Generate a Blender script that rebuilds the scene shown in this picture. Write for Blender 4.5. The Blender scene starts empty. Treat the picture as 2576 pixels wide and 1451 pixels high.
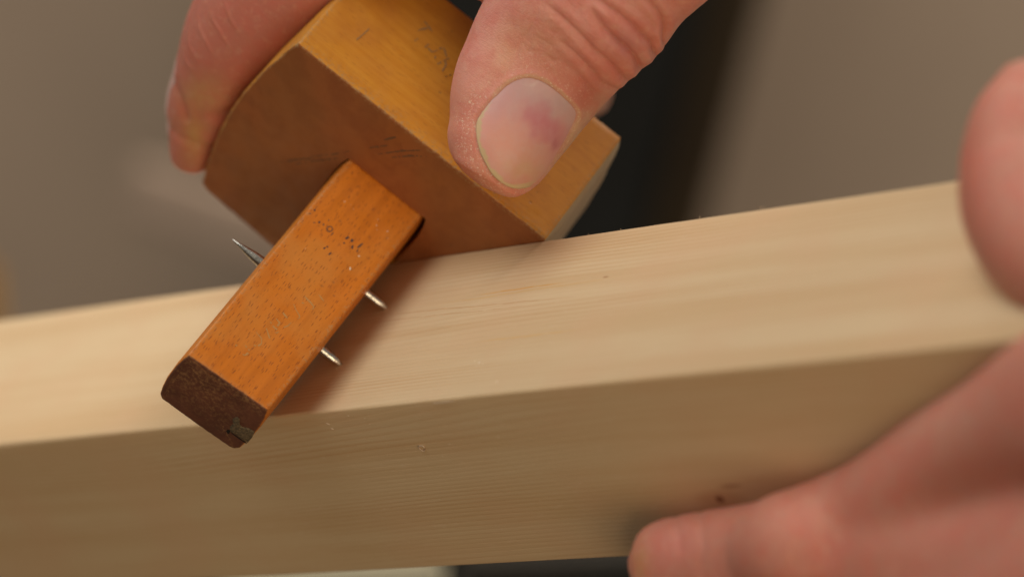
import bpy, bmesh, math, random
import numpy as np
from mathutils import Vector, Matrix
from mathutils.bvhtree import BVHTree
from mathutils.geometry import tessellate_polygon

random.seed(7); rng = np.random.default_rng(7)
sc = bpy.context.scene
COL = sc.collection
MM = 0.001

# ------------------------------------------------------------------ camera
F = 8000.0                       # focal length in reference pixels (picture 2576 x 1451)
W0, H0 = 2576.0, 1451.0
PITCH, ROLL = math.radians(10), math.radians(14)
CAMPOS = np.array([0.0, -0.50, 1.25])
r0 = np.array([1.0, 0, 0]); up0 = np.array([0, math.sin(PITCH), math.cos(PITCH)])
fwd = np.array([0, math.cos(PITCH), -math.sin(PITCH)])
cup = math.cos(ROLL) * up0 - math.sin(ROLL) * r0
crt = math.cos(ROLL) * r0 + math.sin(ROLL) * up0
CM = np.stack([crt, -cup, fwd], 1)          # camera (x right, y down, z forward) -> world
cam = bpy.data.cameras.new('camera'); cam_o = bpy.data.objects.new('camera', cam); COL.objects.link(cam_o)
cam_o.matrix_world = Matrix([[crt[i], cup[i], -fwd[i], CAMPOS[i]] for i in range(3)] + [[0, 0, 0, 1]])
cam.sensor_width = 36; cam.lens = F / W0 * 36
cam.clip_start = 0.01; cam.clip_end = 50
cam.dof.use_dof = True; cam.dof.focus_distance = 0.502; cam.dof.aperture_fstop = cam.lens / 12.6
sc.camera = cam_o

# ------------------------------------------------------------------ light
w = bpy.data.worlds.new('World'); sc.world = w; w.use_nodes = True
w.node_tree.nodes['Background'].inputs[0].default_value = (1.0, 0.91, 0.78, 1)
w.node_tree.nodes['Background'].inputs[1].default_value = 0.20
def cdir(v): v = CM @ np.array(v, float); return v / np.linalg.norm(v)
def area(name, d, dist, size, power, color, target=(0, 0, 510)):
    L = bpy.data.lights.new(name, 'AREA'); L.shape = 'RECTANGLE'; L.size, L.size_y = size; L.energy = power; L.color = color
    o = bpy.data.objects.new(name, L); COL.objects.link(o)
    t = CAMPOS + CM @ (np.array(target, float) * MM)
    p = t + cdir(d) * dist
    o.location = Vector(p); o.rotation_euler = Vector(t - p).to_track_quat('-Z', 'Y').to_euler()
    return o
area('window_light', (-.42, -.80, -.42), 1.1, (0.95, 0.75), 7.9, (1.0, 0.955, 0.87))
area('front_fill', (.26, .30, -.92), 1.5, (0.9, 0.9), 7.8, (1.0, 0.75, 0.47))  # unseen fill lamp, added to lift the unlit front faces
area('wall_fill', (.12, -.85, -.50), 1.7, (1.4, 0.7), 46.0, (1.0, 0.88, 0.76), (230, -60, 2050))  # unseen lamp added to brighten the wall behind
sc.view_settings.view_transform = 'Standard'; sc.view_settings.look = 'None'
sc.view_settings.exposure = 0; sc.view_settings.gamma = 1
try: sc.view_settings.use_curve_mapping = False
except Exception: pass

# ------------------------------------------------------------------ frames
def world(P):                     # camera mm -> world m
    P = np.atleast_2d(np.asarray(P, float)); return CAMPOS + (P * MM) @ CM.T
def at(px, py, z):                # picture point at depth z -> camera mm
    return np.array([(px - W0 / 2) / F * z, (py - 725.5) / F * z, z])
GV = np.array([0.784, 0.619, 0.035]); GU = np.array([-0.477, 0.638, -0.605])
GV /= np.linalg.norm(GV); GU -= GV * (GU @ GV); GU /= np.linalg.norm(GU); GW = np.cross(GV, GU)
GE = np.array([-34.35, -39.29, 508.78])
# gauge frame: X = out along the stem, Y = across, Z = up off the stem's flat face
G = np.eye(4); G[:3, 0] = GU; G[:3, 1] = GV; G[:3, 2] = -GW; G[:3, 3] = GE
ca, sa = math.cos(math.radians(60.8)), math.sin(math.radians(60.8))
BD = sa * GV + ca * GW; BL = ca * GV - sa * GW
B = np.eye(4); B[:3, 0] = BL; B[:3, 1] = -GU; B[:3, 2] = -BD
if np.dot(np.cross(BL, -GU), -BD) < 0: B[:3, 1] = GU
BY = 1 if np.dot(B[:3, 1], GU) > 0 else -1
B[:3, 3] = GE + 44.42 * BD
def wm(M):                        # camera-mm frame -> world matrix (metres)
    R = CM @ M[:3, :3]; t = world(M[:3, 3])[0]
    return Matrix([list(R[i]) + [t[i]] for i in range(3)] + [[0, 0, 0, 1]])
def on_plane(px, py, M, axis, val):   # where the sight line meets a plane of frame M -> local mm
    R, t = M[:3, :3], M[:3, 3]
    d = R.T @ at(px, py, 1.0); o = R.T @ (-t)
    k = (val - o[axis]) / d[axis]; return o + d * k

# ------------------------------------------------------------------ object helpers
def link(o, parent=None):
    COL.objects.link(o)
    if parent is not None: o.parent = parent
    return o
def tag(o, label=None, cat=None, group=None, kind=None):
    for k, v in (('label', label), ('category', cat), ('group', group), ('kind', kind)):
        if v: o[k] = v
    return o
def empty(name, M): 
    o = bpy.data.objects.new(name, None); o.empty_display_size = .01; link(o); o.matrix_world = wm(M) if isinstance(M, np.ndarray) else M; return o
def mesh(name, verts, faces, mat, parent=None, smooth=True, M=None, mm=True):
    me = bpy.data.meshes.new(name)
    v = np.asarray(verts, float) * (MM if mm else 1)
    me.from_pydata(v.tolist(), [], [list(map(int, f)) for f in faces]); me.update()
    if smooth:
        for p in me.polygons: p.use_smooth = True
    if mat: me.materials.append(mat)
    o = bpy.data.objects.new(name, me); link(o, parent)
    if M is not None: o.matrix_world = wm(M)
    return o
def fix_normals(o):
    bm = bmesh.new(); bm.from_mesh(o.data); bmesh.ops.recalc_face_normals(bm, faces=bm.faces); bm.to_mesh(o.data); bm.free()
def set_attr(me, name, vals):
    vals = np.asarray(vals, np.float32)
    if vals.ndim == 1:
        a = me.attributes.new(name, 'FLOAT', 'POINT'); a.data.foreach_set('value', vals)
    else:
        a = me.attributes.new(name, 'FLOAT_COLOR', 'POINT')
        c = np.ones((len(vals), 4), np.float32); c[:, :3] = vals; a.data.foreach_set('color', c.ravel())

# ------------------------------------------------------------------ node helpers
class NT:
    def __init__(s, name):
        s.m = bpy.data.materials.new(name); s.m.use_nodes = True; s.t = s.m.node_tree
        s.b = s.t.nodes['Principled BSDF']; s.out = s.t.nodes['Material Output']
    def n(s, typ, **kw):
        x = s.t.nodes.new(typ)
        for k, v in kw.items():
            if k.startswith('i_'):
                k2 = k[2:]; k2 = int(k2) if k2.isdigit() else k2.replace('_', ' ')
                s.put(x.inputs[k2], v)
            else: setattr(x, k, v)
        return x
    def put(s, inp, v):
        if isinstance(v, bpy.types.NodeSocket): s.t.links.new(v, inp)
        else: inp.default_value = v
    def math(s, op, a, b=0.0, c=0.0, clamp=False):
        x = s.t.nodes.new('ShaderNodeMath'); x.operation = op; x.use_clamp = clamp
        s.put(x.inputs[0], a); s.put(x.inputs[1], b)
        if len(x.inputs) > 2: s.put(x.inputs[2], c)
        return x.outputs[0]
    def ramp(s, f, a, b, lo=0.0, hi=1.0):
        x = s.t.nodes.new('ShaderNodeMapRange'); x.interpolation_type = 'SMOOTHSTEP'
        s.put(x.inputs[0], f); s.put(x.inputs[1], a); s.put(x.inputs[2], b); s.put(x.inputs[3], lo); s.put(x.inputs[4], hi)
        return x.outputs[0]
    def mix(s, f, a, b, mode='MIX'):
        x = s.t.nodes.new('ShaderNodeMix'); x.data_type = 'RGBA'; x.blend_type = mode
        s.put(x.inputs[0], f)
        for i, v in ((6, a), (7, b)):
            if isinstance(v, tuple): v = (*v, 1) if len(v) == 3 else v
            s.put(x.inputs[i], v)
        return x.outputs[2]
    def coords(s, scale=1000.0):
        tc = s.t.nodes.new('ShaderNodeTexCoord')
        v = s.t.nodes.new('ShaderNodeVectorMath'); v.operation = 'SCALE'; s.t.links.new(tc.outputs['Object'], v.inputs[0]); v.inputs['Scale'].default_value = scale
        return v.outputs[0]
    def sep(s, v):
        x = s.t.nodes.new('ShaderNodeSeparateXYZ'); s.t.links.new(v, x.inputs[0]); return x.outputs
    def comb(s, a, b, c):
        x = s.t.nodes.new('ShaderNodeCombineXYZ')
        for i, v in enumerate((a, b, c)): s.put(x.inputs[i], v)
        return x.outputs[0]
    def scl(s, v, k):
        x = s.t.nodes.new('ShaderNodeVectorMath'); x.operation = 'MULTIPLY'; s.t.links.new(v, x.inputs[0]); x.inputs[1].default_value = k; return x.outputs[0]
    def noise(s, v, scale=1.0, detail=3.0, rough=.5, dist=0.0):
        x = s.t.nodes.new('ShaderNodeTexNoise'); s.t.links.new(v, x.inputs['Vector'])
        x.inputs['Scale'].default_value = scale; x.inputs['Detail'].default_value = detail; x.inputs['Roughness'].default_value = rough; x.inputs['Distortion'].default_value = dist
        return x.outputs['Fac']
    def bump(s, h, strength=.3, dist=.0002, normal=None):
        x = s.t.nodes.new('ShaderNodeBump'); s.put(x.inputs['Height'], h); x.inputs['Strength'].default_value = strength; x.inputs['Distance'].default_value = dist
        if normal is not None: s.t.links.new(normal, x.inputs['Normal'])
        return x.outputs[0]
    def attr(s, name):
        x = s.t.nodes.new('ShaderNodeAttribute'); x.attribute_name = name; return x.outputs
    def set(s, **kw):
        for k, v in kw.items():
            k = k.replace('_', ' ')
            if isinstance(v, tuple) and len(v) == 3 and k != 'Subsurface Radius': v = (*v, 1)
            s.put(s.b.inputs[k], v)
        return s.m
def plain(name, col, rough=.5, **kw):
    t = NT(name); return t.set(Base_Color=col, Roughness=rough, **kw)

# ---- pine
def pine_material():
    t = NT('pine_planed'); v = t.coords(); x, y, z = t.sep(v)
    wob = t.noise(t.scl(v, (.007, .05, .05)), 1, 1, .4)
    wob2 = t.noise(t.scl(v, (.05, .35, .35)), 1, 2, .5)
    yy = t.math('ADD', t.math('MULTIPLY', y, float(BY)), 85.0)
    zz = t.math('SUBTRACT', z, 110.0)
    r = t.math('SQRT', t.math('ADD', t.math('MULTIPLY', yy, yy), t.math('MULTIPLY', zz, zz)))
    r = t.math('ADD', r, t.math('ADD', t.math('MULTIPLY', wob, 6.0), t.math('MULTIPLY', wob2, .25)))
    r = t.math('ADD', r, t.math('MULTIPLY', x, .018))
    ph = t.math('FRACT', t.math('MULTIPLY', r, 1.35))
    ring = t.math('POWER', t.ramp(ph, 0.0, .85), 3.5)
    ring = t.math('MULTIPLY', ring, t.ramp(ph, 1.0, .90))
    amp = t.ramp(t.noise(t.scl(v, (.004, .10, .10)), 1, 2), .42, .68, .10, 1.0)
    fine = t.noise(t.scl(v, (.06, 3.2, 3.2)), 1, 4, .65)
    band = t.noise(t.scl(v, (.006, .16, .16)), 1, 3, .55)
    col = t.mix(t.ramp(band, .35, .68), (.68, .52, .325), (.63, .45, .26))
    col = t.mix(t.math('MULTIPLY', t.math('MULTIPLY', ring, amp), .42), col, (.50, .27, .11))
    col = t.mix(t.ramp(fine, .45, .75, 0, .20), col, (.50, .31, .14))
    pale = t.noise(t.scl(v, (.35, 1.6, 1.6)), 1, 3, .6)
    col = t.mix(t.ramp(pale, .55, .8, 0, .30), col, (.74, .58, .42))
    cloud = t.noise(v, .05, 3, .5)
    col = t.mix(t.ramp(cloud, .45, .7, 0, .35), col, (.66, .43, .26))
    # resin streaks on the top face and a pin knot on the front face
    def streak(p0, p1, wd, c, strength, col):
        a = on_plane(*p0, B, 2, 0.0); b = on_plane(*p1, B, 2, 0.0)
        s = t.math('DIVIDE', t.math('SUBTRACT', x, float(a[0])), float(b[0] - a[0]))
        yc = t.math('ADD', t.math('MULTIPLY', s, float(b[1] - a[1])), float(a[1]))
        yc = t.math('ADD', yc, t.math('MULTIPLY', t.math('SUBTRACT', t.noise(t.scl(v, (.12, 0, 0)), 1, 2), .5), .9))
        d = t.math('ABSOLUTE', t.math('SUBTRACT', y, yc))
        m = t.math('MULTIPLY', t.ramp(d, wd, wd * .2), t.math('MULTIPLY', t.ramp(s, 0, .35), t.ramp(s, 1.0, .7)))
        m = t.math('MULTIPLY', m, t.ramp(t.noise(t.scl(v, (.5, 3, 3)), 1, 2), .25, .5))
        m = t.math('MULTIPLY', m, t.ramp(z, -.6, -.2))
        return t.mix(t.math('MULTIPLY', m, strength), col, c)
    col = streak((1180, 745), (1440, 708), .26, (.64, .33, .08), .8, col)
    col = streak((1040, 775), (1600, 690), .30, (.62, .38, .14), .5, col)
    col = streak((1170, 864), (1480, 826), .24, (.68, .42, .14), .6, col)
    col = streak((880, 800), (1500, 742), .26, (.50, .27, .12), .55, col)
    col = streak((860, 818), (1400, 762), .20, (.50, .27, .12), .5, col)
    k = on_plane(1811, 1255, B, 1, BY * 39.05)
    kk = on_plane(1524, 697, B, 2, 0)
    def spot(c0, rx, rz, col, c, st, ax):
        dx = t.math('DIVIDE', t.math('SUBTRACT', x, float(c0[0])), rx)
        o = z if ax == 2 else y
        dz = t.math('DIVIDE', t.math('SUBTRACT', o, float(c0[ax])), rz)
        d = t.math('SQRT', t.math('ADD', t.math('MULTIPLY', dx, dx), t.math('MULTIPLY', dz, dz)))
        side = t.ramp(z, -.6, -.2) if ax == 1 else t.ramp(z, -1.0, -1.5)
        return t.mix(t.math('MULTIPLY', t.math('MULTIPLY', t.ramp(d, 1.0, .35), side), st), col, c)
    col = spot(k, 1.1, .95, col, (.07, .025, .012), .95, 2)
    k2 = on_plane(1838, 1222, B, 1, BY * 39.05)
    col = spot(k2, 3.0, .55, col, (.28, .10, .05), .5, 2)
    col = spot(k, 6.0, 2.6, col, (.45, .20, .09), .35, 2)
    col = spot(kk, .8, .22, col, (.30, .10, .03), .8, 1)
    h = t.math('ADD', t.math('MULTIPLY', fine, .6), t.math('MULTIPLY', ring, -.5))
    return t.set(Base_Color=col, Roughness=.56, Normal=t.bump(h, .35, .00012), Specular_IOR_Level=.35)

# ---- beech, oiled and worn
def beech_material(name, side, endc, fleck=1.0, worn=(.50, .30, .13)):
    t = NT(name); v = t.coords()
    g = t.noise(t.scl(v, (.05, .9, .9)), 1, 4, .6) if name != 'head_beech' else t.noise(t.scl(v, (.9, .06, .9)), 1, 4, .6)
    cloud = t.noise(v, .09, 3, .55)
    col = t.mix(t.ramp(g, .35, .7), tuple(side[0]), tuple(side[1]))
    col = t.mix(t.ramp(cloud, .42, .70, 0, .6), col, tuple(side[2]))
    if fleck > 0:
        vo = t.n('ShaderNodeTexVoronoi', voronoi_dimensions='3D'); 
        wv = t.math('MULTIPLY', t.math('SUBTRACT', t.noise(v, .35, 1), .5), .5)
        xx, yy_, zz_ = t.sep(t.scl(v, (.58, 3.9, 3.9) if name != 'head_beech' else (1.9, .5, 1.9)))
        t.t.links.new(t.comb(xx, t.math('ADD', yy_, wv), zz_), vo.inputs['Vector']); vo.inputs['Scale'].default_value = 1.0
        keep = t.ramp(t.sep(vo.outputs['Color'])[0], .15, .45)
        m = t.math('MULTIPLY', t.ramp(vo.outputs['Distance'], .34, .14), keep)
        col = t.mix(t.math('MULTIPLY', m, .78 * fleck), col, (.24, .065, .02))
        v2 = t.n('ShaderNodeTexVoronoi'); t.t.links.new(t.scl(v, (1.1, 3.6, 3.6)), v2.inputs['Vector']); v2.inputs['Scale'].default_value = 1
        m2 = t.math('MULTIPLY', t.ramp(v2.outputs['Distance'], .3, .1), t.ramp(t.sep(v2.outputs['Color'])[1], .4, .7))
        col = t.mix(t.math('MULTIPLY', m2, .28 * fleck), col, (.22, .06, .02))
    # end grain: dirtier, with part of the end face's shade mixed into the colour
    ge = t.n('ShaderNodeTexCoord'); nx = t.math('ABSOLUTE', t.sep(ge.outputs['Normal'])[0])
    em = t.ramp(nx, .55, .9)
    sp = t.noise(v, 2.6, 3, .7); sp2 = t.noise(v, .22, 4, .6, .4)
    ec = t.mix(t.ramp(sp2, .38, .66), tuple(endc[0]), tuple(endc[1]))
    ec = t.mix(t.ramp(sp, .55, .8, 0, .45), ec, tuple(endc[2]))
    ec = t.mix(t.ramp(t.noise(v, 4.0, 2, .6), .66, .76, 0, .35), ec, (.40, .22, .12))
    col = t.mix(em, col, ec)
    ec = t.mix(t.ramp(t.noise(v, .055, 2), .4, .62, 0, .35), ec, (.26, .115, .035) if name == 'head_beech' else (.09, .035, .022))
    if name == 'head_beech':  # right cheek: its pale lit strip is painted into the colour
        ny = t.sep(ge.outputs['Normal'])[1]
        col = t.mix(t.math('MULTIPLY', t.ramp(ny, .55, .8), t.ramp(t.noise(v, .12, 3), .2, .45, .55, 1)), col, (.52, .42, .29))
    col = t.mix(em, col, ec)
    # dirt smudges and worn edges
    dn = t.noise(t.scl(v, (1, .35, 1)), .8, 4, .7)
    dirt = t.attr('dirt')[2]; wear = t.attr('wear')[2]
    col = t.mix(t.math('MULTIPLY', dirt, t.ramp(dn, .35, .6)), col, (.05, .035, .025))
    wn = t.noise(v, 1.5, 4, .75)
    col = t.mix(t.math('MULTIPLY', wear, t.ramp(wn, .46, .62, 0, .8)), col, worn)
    # little dings, filled with grime
    d1 = t.n('ShaderNodeTexVoronoi'); t.t.links.new(v, d1.inputs['Vector']); d1.inputs['Scale'].default_value = .33
    dd = t.math('MULTIPLY', t.ramp(d1.outputs['Distance'], .13, .05), t.ramp(t.sep(d1.outputs['Color'])[0], .5, .6))
    col = t.mix(t.math('MULTIPLY', dd, .32), col, (.09, .055, .035))
    h = t.math('ADD', t.math('MULTIPLY', t.noise(t.scl(v, (.4, 3, 3)), 1, 3, .6), .5), t.math('MULTIPLY', sp, .12))
    h = t.math('SUBTRACT', h, dd)
    rough = t.ramp(t.noise(v, .25, 3), .3, .7, .40, .60)
    return t.set(Base_Color=col, Roughness=t.math('ADD', rough, t.math('MULTIPLY', em, .12)), Normal=t.bump(h, .30, .00012), Specular_IOR_Level=.40)

def skin_material(name='skin', rough=.48, detail=1.0):
    t = NT(name); v = t.coords()
    base = t.attr('tint')[0]
    mot = t.noise(v, .26, 4, .65); mot2 = t.noise(v, .7, 3, .6)
    col = t.mix(t.ramp(mot, .38, .68, 0, .45), base, (.62, .165, .125))
    col = t.mix(t.ramp(mot2, .5, .78, 0, .30), col, (.72, .43, .30))
    dry = t.attr('dry')[2]
    fl = t.noise(t.scl(v, (1, 1.0, 1)), 2.6, 4, .75, .6)
    col = t.mix(t.math('MULTIPLY', dry, t.ramp(fl, .56, .64)), col, (.86, .68, .54))
    sk = t.attr('skinuv')[1]
    micro = t.noise(t.scl(sk, (2.6, .75, 1)), 1, 4, .65, .5); micro2 = t.noise(t.scl(sk, (1.2, 3.4, 1)), 1, 3, .6, .6)
    # skin relief: a net of fine lines
    vo = t.n('ShaderNodeTexVoronoi', feature='DISTANCE_TO_EDGE'); t.t.links.new(t.scl(v, (1, 1, 1)), vo.inputs['Vector']); vo.inputs['Scale'].default_value = 2.0
    net = t.ramp(vo.outputs['Distance'], .0, .16)
    nf = t.noise(v, 5.5, 3, .6)
    h = t.math('ADD', t.math('MULTIPLY', net, .22), t.math('MULTIPLY', nf, .75))
    h = t.math('ADD', h, t.math('ADD', t.math('MULTIPLY', micro, 1.3), t.math('MULTIPLY', micro2, .5)))
    h = t.math('ADD', h, t.math('MULTIPLY', t.ramp(fl, .58, .70), t.math('MULTIPLY', dry, .8)))
    m = t.set(Base_Color=col, Roughness=rough, Normal=t.bump(h, .42 * detail, .00022), Specular_IOR_Level=.42)
    t.set(Subsurface_Weight=.55, Subsurface_Scale=.0016, Subsurface_Radius=(1.0, .36, .18))
    return m

PINE = pine_material()
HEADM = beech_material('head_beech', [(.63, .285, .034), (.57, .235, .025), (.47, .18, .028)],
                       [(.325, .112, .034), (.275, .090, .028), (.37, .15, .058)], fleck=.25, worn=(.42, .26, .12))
STEMM = beech_material('stem_beech', [(.66, .202, .018), (.56, .165, .014), (.64, .26, .050)],
                       [(.170, .062, .036), (.125, .046, .028), (.14, .054, .032)], fleck=1.0, worn=(.50, .28, .12))
def steel():
    t = NT('pin_steel'); v = t.coords()
    n = t.noise(v, 1.6, 3, .6)
    return t.set(Base_Color=t.mix(t.ramp(n, .4, .7), (.78, .76, .70), (.50, .48, .44)), Metallic=1.0, Roughness=.22, Normal=t.bump(t.noise(v, 4, 3), .3, .0001))
STEEL = steel()
SKIN = skin_material()
INK = plain('ink_blue_black', (.070, .048, .045), .6)
SCRATCH = plain('scratch_pale', (.52, .27, .085), .7)
SCRATCH2 = plain('scratch_grey', (.34, .205, .085), .7)
PUTTY_T = NT('putty_grey'); _v = PUTTY_T.coords()
PUTTY = PUTTY_T.set(Base_Color=PUTTY_T.mix(PUTTY_T.ramp(PUTTY_T.noise(_v, 2.2, 4, .7), .4, .6), (.20, .14, .075), (.10, .075, .045)), Roughness=.8, Normal=PUTTY_T.bump(PUTTY_T.noise(_v, 3, 4), .8, .0003))
BLACK = plain('hole_black', (.01, .008, .006), .9)
FLAKE = plain('wood_dust', (.78, .62, .45), .7)

# ------------------------------------------------------------------ room behind, far out of focus
def room_paint(name, a, b, s=.004, rough=.7):
    t = NT(name); v = t.coords()
    return t.set(Base_Color=t.mix(t.ramp(t.noise(v, s, 3), .35, .65), a, b), Roughness=rough, Specular_IOR_Level=.12)
WALL = room_paint('wall_plaster', (.345, .272, .208), (.31, .243, .185))
ZW = 2050.0
def cam_up_frame(px, py, z):      # upright world frame at a sighted point
    p = world(at(px, py, z))[0]; return p
def slab(name, mat, x0, x1, y0, y1, z0, z1, parent=None, bev=.004):
    bm = bmesh.new(); bmesh.ops.create_cube(bm, size=1)
    for vv in bm.verts:
        vv.co = Vector(((x0, x1)[vv.co.x > 0], (y0, y1)[vv.co.y > 0], (z0, z1)[vv.co.z > 0]))
    if bev: bmesh.ops.bevel(bm, geom=list(bm.edges), offset=bev, segments=2, affect='EDGES')
    me = bpy.data.meshes.new(name); bm.to_mesh(me); bm.free(); me.materials.append(mat)
    o = bpy.data.objects.new(name, me); link(o, parent); return o
pw = cam_up_frame(1288, 725, ZW)
wall = slab('wall', WALL, -3.2, 3.2, pw[1], pw[1] + .1, 0, 2.8, bev=0); tag(wall, kind='structure')
floor = slab('floor', room_paint('floor_boards', (.10, .075, .05), (.07, .05, .035)), -3.2, 3.2, -2.5, pw[1] - .002, -.05, 0, bev=0); tag(floor, kind='structure')
# dark cabinet: right edge runs where the blurred edge is seen
pe = cam_up_frame(1868, 200, ZW - 330)
DARK = room_paint('cabinet_dark', (.0125, .0128, .0118), (.010, .0100, .009), .01, .8)
DSTRIP = room_paint('cabinet_edge_wood', (.022, .014, .006), (.018, .011, .005), .01, .5)
yc = pe[1]
cab = empty('cabinet', Matrix.Translation((pe[0] - .11, yc + .15, 0)))
tag(cab, 'tall near-black cabinet with a brown edge, far out of focus behind the hand', 'cabinet')
def cabpart(name, mat, a, b, c, d, e, f, bev=.003):
    o = slab(name, mat, a, b, c, d, e, f, None, bev); o.parent = cab; o.matrix_parent_inverse = cab.matrix_world.inverted(); return o
cabpart('door', DARK, pe[0] - .215, pe[0] - .030, yc, yc + .02, .3, 2.1)
cabpart('edge_trim', DSTRIP, pe[0] - .028, pe[0], yc - .004, yc + .02, .3, 2.1)
cabpart('carcass', DARK, pe[0] - .215, pe[0] - .004, yc + .022, yc + .28, .3, 2.1)

# things low behind the bench: pale rolled cloth over a rail on the left and a yellow handle at the far left
def blob_box(name, mat, px, py, z, sx, sy, sz, rot, label, cat, bev=.01, seed=0):
    bm = bmesh.new(); bmesh.ops.create_cube(bm, size=1); bmesh.ops.subdivide_edges(bm, edges=bm.edges, cuts=5, use_grid_fill=True)
    r = random.Random(seed)
    for vv in bm.verts:
        vv.co = Vector((vv.co.x * sx, vv.co.y * sy, vv.co.z * sz))
        vv.co += Vector((r.uniform(-1, 1), r.uniform(-1, 1), r.uniform(-1, 1))) * min(sx, sy, sz) * .03
    me = bpy.data.meshes.new(name); bm.to_mesh(me); bm.free(); me.materials.append(mat)
    for p in me.polygons: p.use_smooth = True
    o = bpy.data.objects.new(name, me); link(o); o.location = Vector(world(at(px, py, z))[0]); o.rotation_euler = rot
    md = o.modifiers.new('s', 'SUBSURF'); md.levels = md.render_levels = 1
    return tag(o, label, cat)

def beam(name, mat, A, Bp, wd, th, label, cat):
    A = Vector(world(at(*A))[0]); Bp = Vector(world(at(*Bp))[0]); d = (Bp - A); L = d.length
    o = slab(name, mat, -L / 2, L / 2, -th / 2, th / 2, -wd / 2, wd / 2, None, min(wd, th) * .15)
    x = d.normalized(); y = Vector((0, 1, 0)); z = x.cross(y).normalized(); y = z.cross(x)
    M = Matrix((x, y, z)).transposed().to_4x4(); M.translation = (A + Bp) / 2; o.matrix_world = M
    return tag(o, label, cat)
beam('batten', room_paint('batten_wood', (.335, .26, .205), (.31, .235, .185), .02), (330, 470, 1700), (1150, 760, 1700), .030, .02,
     'pale brown batten leaning in the blurred background left of the wooden block', 'batten')
beam('tool_handle', room_paint('handle_yellow', (.36, .20, .06), (.30, .17, .05), .02), (-80, 660, 1300), (-58, 930, 1300), .020, .02,
     'blurred ochre tool handle at the far left, just above the pale plank', 'tool handle')
beam('clamp_bar', room_paint('strap_dark', (.006, .005, .003), (.008, .008, .006), .03), (1150, 1530, 760), (1800, 1500, 760), .022, .03,
     'dark blurred clamp bar below the plank, left of the lower fingertip', 'clamp bar')
beam('offcut', room_paint('offcut_pale', (.24, .22, .15), (.19, .18, .13), .03), (560, 1510, 820), (1120, 1490, 820), .014, .03,
     'pale grey-green blurred offcut below the lower edge of the plank', 'offcut')

# ------------------------------------------------------------------ the plank
def build_board():
    T, Hh, R = 39.05, 34.0, .55
    pts = []
    def corner(cy, cz, a0):
        for k in range(5):
            a = math.radians(a0 + 90 * k / 4); pts.append((cy + R * math.cos(a), cz + R * math.sin(a)))
    yb, yf = 0.0, -T
    for y in np.linspace(yf + R, yb - R, 14)[1:-1]: pts.append((y, 0.0))
    corner(yb - R, -R, 90); pts[-5:] = pts[-5:][::1]
    ring = []
    # order: top (front -> back), back edge, back face, bottom, front face, front edge
    ring += [(y, 0.0) for y in np.linspace(yf + R, yb - R, 14)[1:-1]]
    def arc(cy, cz, a0, a1): return [(cy + R * math.cos(math.radians(a)), cz + R * math.sin(math.radians(a))) for a in np.linspace(a0, a1, 6)]
    ring = [(y, 0.0) for y in np.linspace(yf + R, yb - R, 14)[1:-1]] + arc(yb - R, -R, 90, 0) + [(yb, z) for z in np.linspace(-R, -Hh + R, 10)[1:-1]] \
        + arc(yb - R, -Hh + R, 0, -90) + [(y, -Hh) for y in np.linspace(yb - R, yf + R, 8)[1:-1]] + arc(yf + R, -Hh + R, -90, -180) \
        + [(yf, z) for z in np.linspace(-Hh + R, -R, 12)[1:-1]] + arc(yf + R, -R, 180, 90)
    ring = np.array(ring); n = len(ring)
    xs = np.arange(-300, 186, 1.5)
    r = np.random.default_rng(3)
    e1 = np.convolve(r.normal(0, 1, len(xs) + 20), np.hanning(7) / 3.5, 'same')[:len(xs)]
    e2 = np.convolve(r.normal(0, 1, len(xs) + 20), np.hanning(9) / 4.5, 'same')[:len(xs)]
    V = []
    for i, x in enumerate(xs):
        P = np.column_stack([np.full(n, x), ring])
        fe = np.exp(-((ring[:, 0] - yf) ** 2 + ring[:, 1] ** 2) / .6); be = np.exp(-((ring[:, 0] - yb) ** 2 + ring[:, 1] ** 2) / .6)
        P[:, 2] += fe * (-.07 * abs(e1[i])) + be * (.05 * e2[i]); P[:, 1] += fe * .06 * e1[i]
        P[:, 2] += .03 * math.sin(x * .05) ; V.append(P)
    V = np.concatenate(V); Fc = []
    m = len(xs)
    for i in range(m - 1):
        for j in range(n):
            a, b = i * n + j, i * n + (j + 1) % n; Fc.append((a, b, b + n, a + n))
    Fc.append(list(range(n))[::-1]); Fc.append([(m - 1) * n + j for j in range(n)])
    o = mesh('plank', V, Fc, PINE, None, True, B); fix_normals(o)
    return o
plank = tag(build_board(), 'pale planed pine plank running across the whole picture under the wooden marking tool', 'plank')

def on_front(px, py): return on_plane(px, py, B, 1, -39.05)
def on_top(px, py): return on_plane(px, py, B, 2, 0.0)
# raised splinter under the front arris, fibres on the back arris
def splinter(p, d, L, wd, lift, name='splinter'):
    d = np.array(d, float) / np.linalg.norm(d); s = np.array([0, 0, 1.]) if abs(d[2]) < .8 else np.array([1., 0, 0])
    s = s - d * (s @ d); s /= np.linalg.norm(s); nrm = np.cross(d, s)
    V = []; 
    for i, t in enumerate(np.linspace(0, 1, 5)):
        c = np.array(p) + d * L * t + np.array([0, -1, .3]) * lift * t * t; ww = wd * (1 - t * .8) * (.6 + .4 * math.sin(t * 3))
        V += [c - s * ww, c + nrm * .05 + s * 0, c + s * ww]
    Fc = [(3 * i + k, 3 * i + k + 1, 3 * i + k + 4, 3 * i + k + 3) for i in range(4) for k in range(2)]
    o = mesh(name, V, Fc, FLAKE, plank, True); return o
a = on_front(1090, 1014)
splinter((a[0], -39.10, a[2]), (1, 0, .02), 5.0, .32, .18)
for px, py, L, ang in ((1758, 549, 1.6, 35), (1915, 523, 2.4, 60), (1925, 522, 1.8, 120), (1560, 578, .8, 50), (1480, 588, .7, 40)):
    a = on_top(px, py); an = math.radians(ang)
    splinter((a[0], 0.0, -.05), (math.cos(an), .1, math.sin(an)), L * .22, .10, 0)

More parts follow.
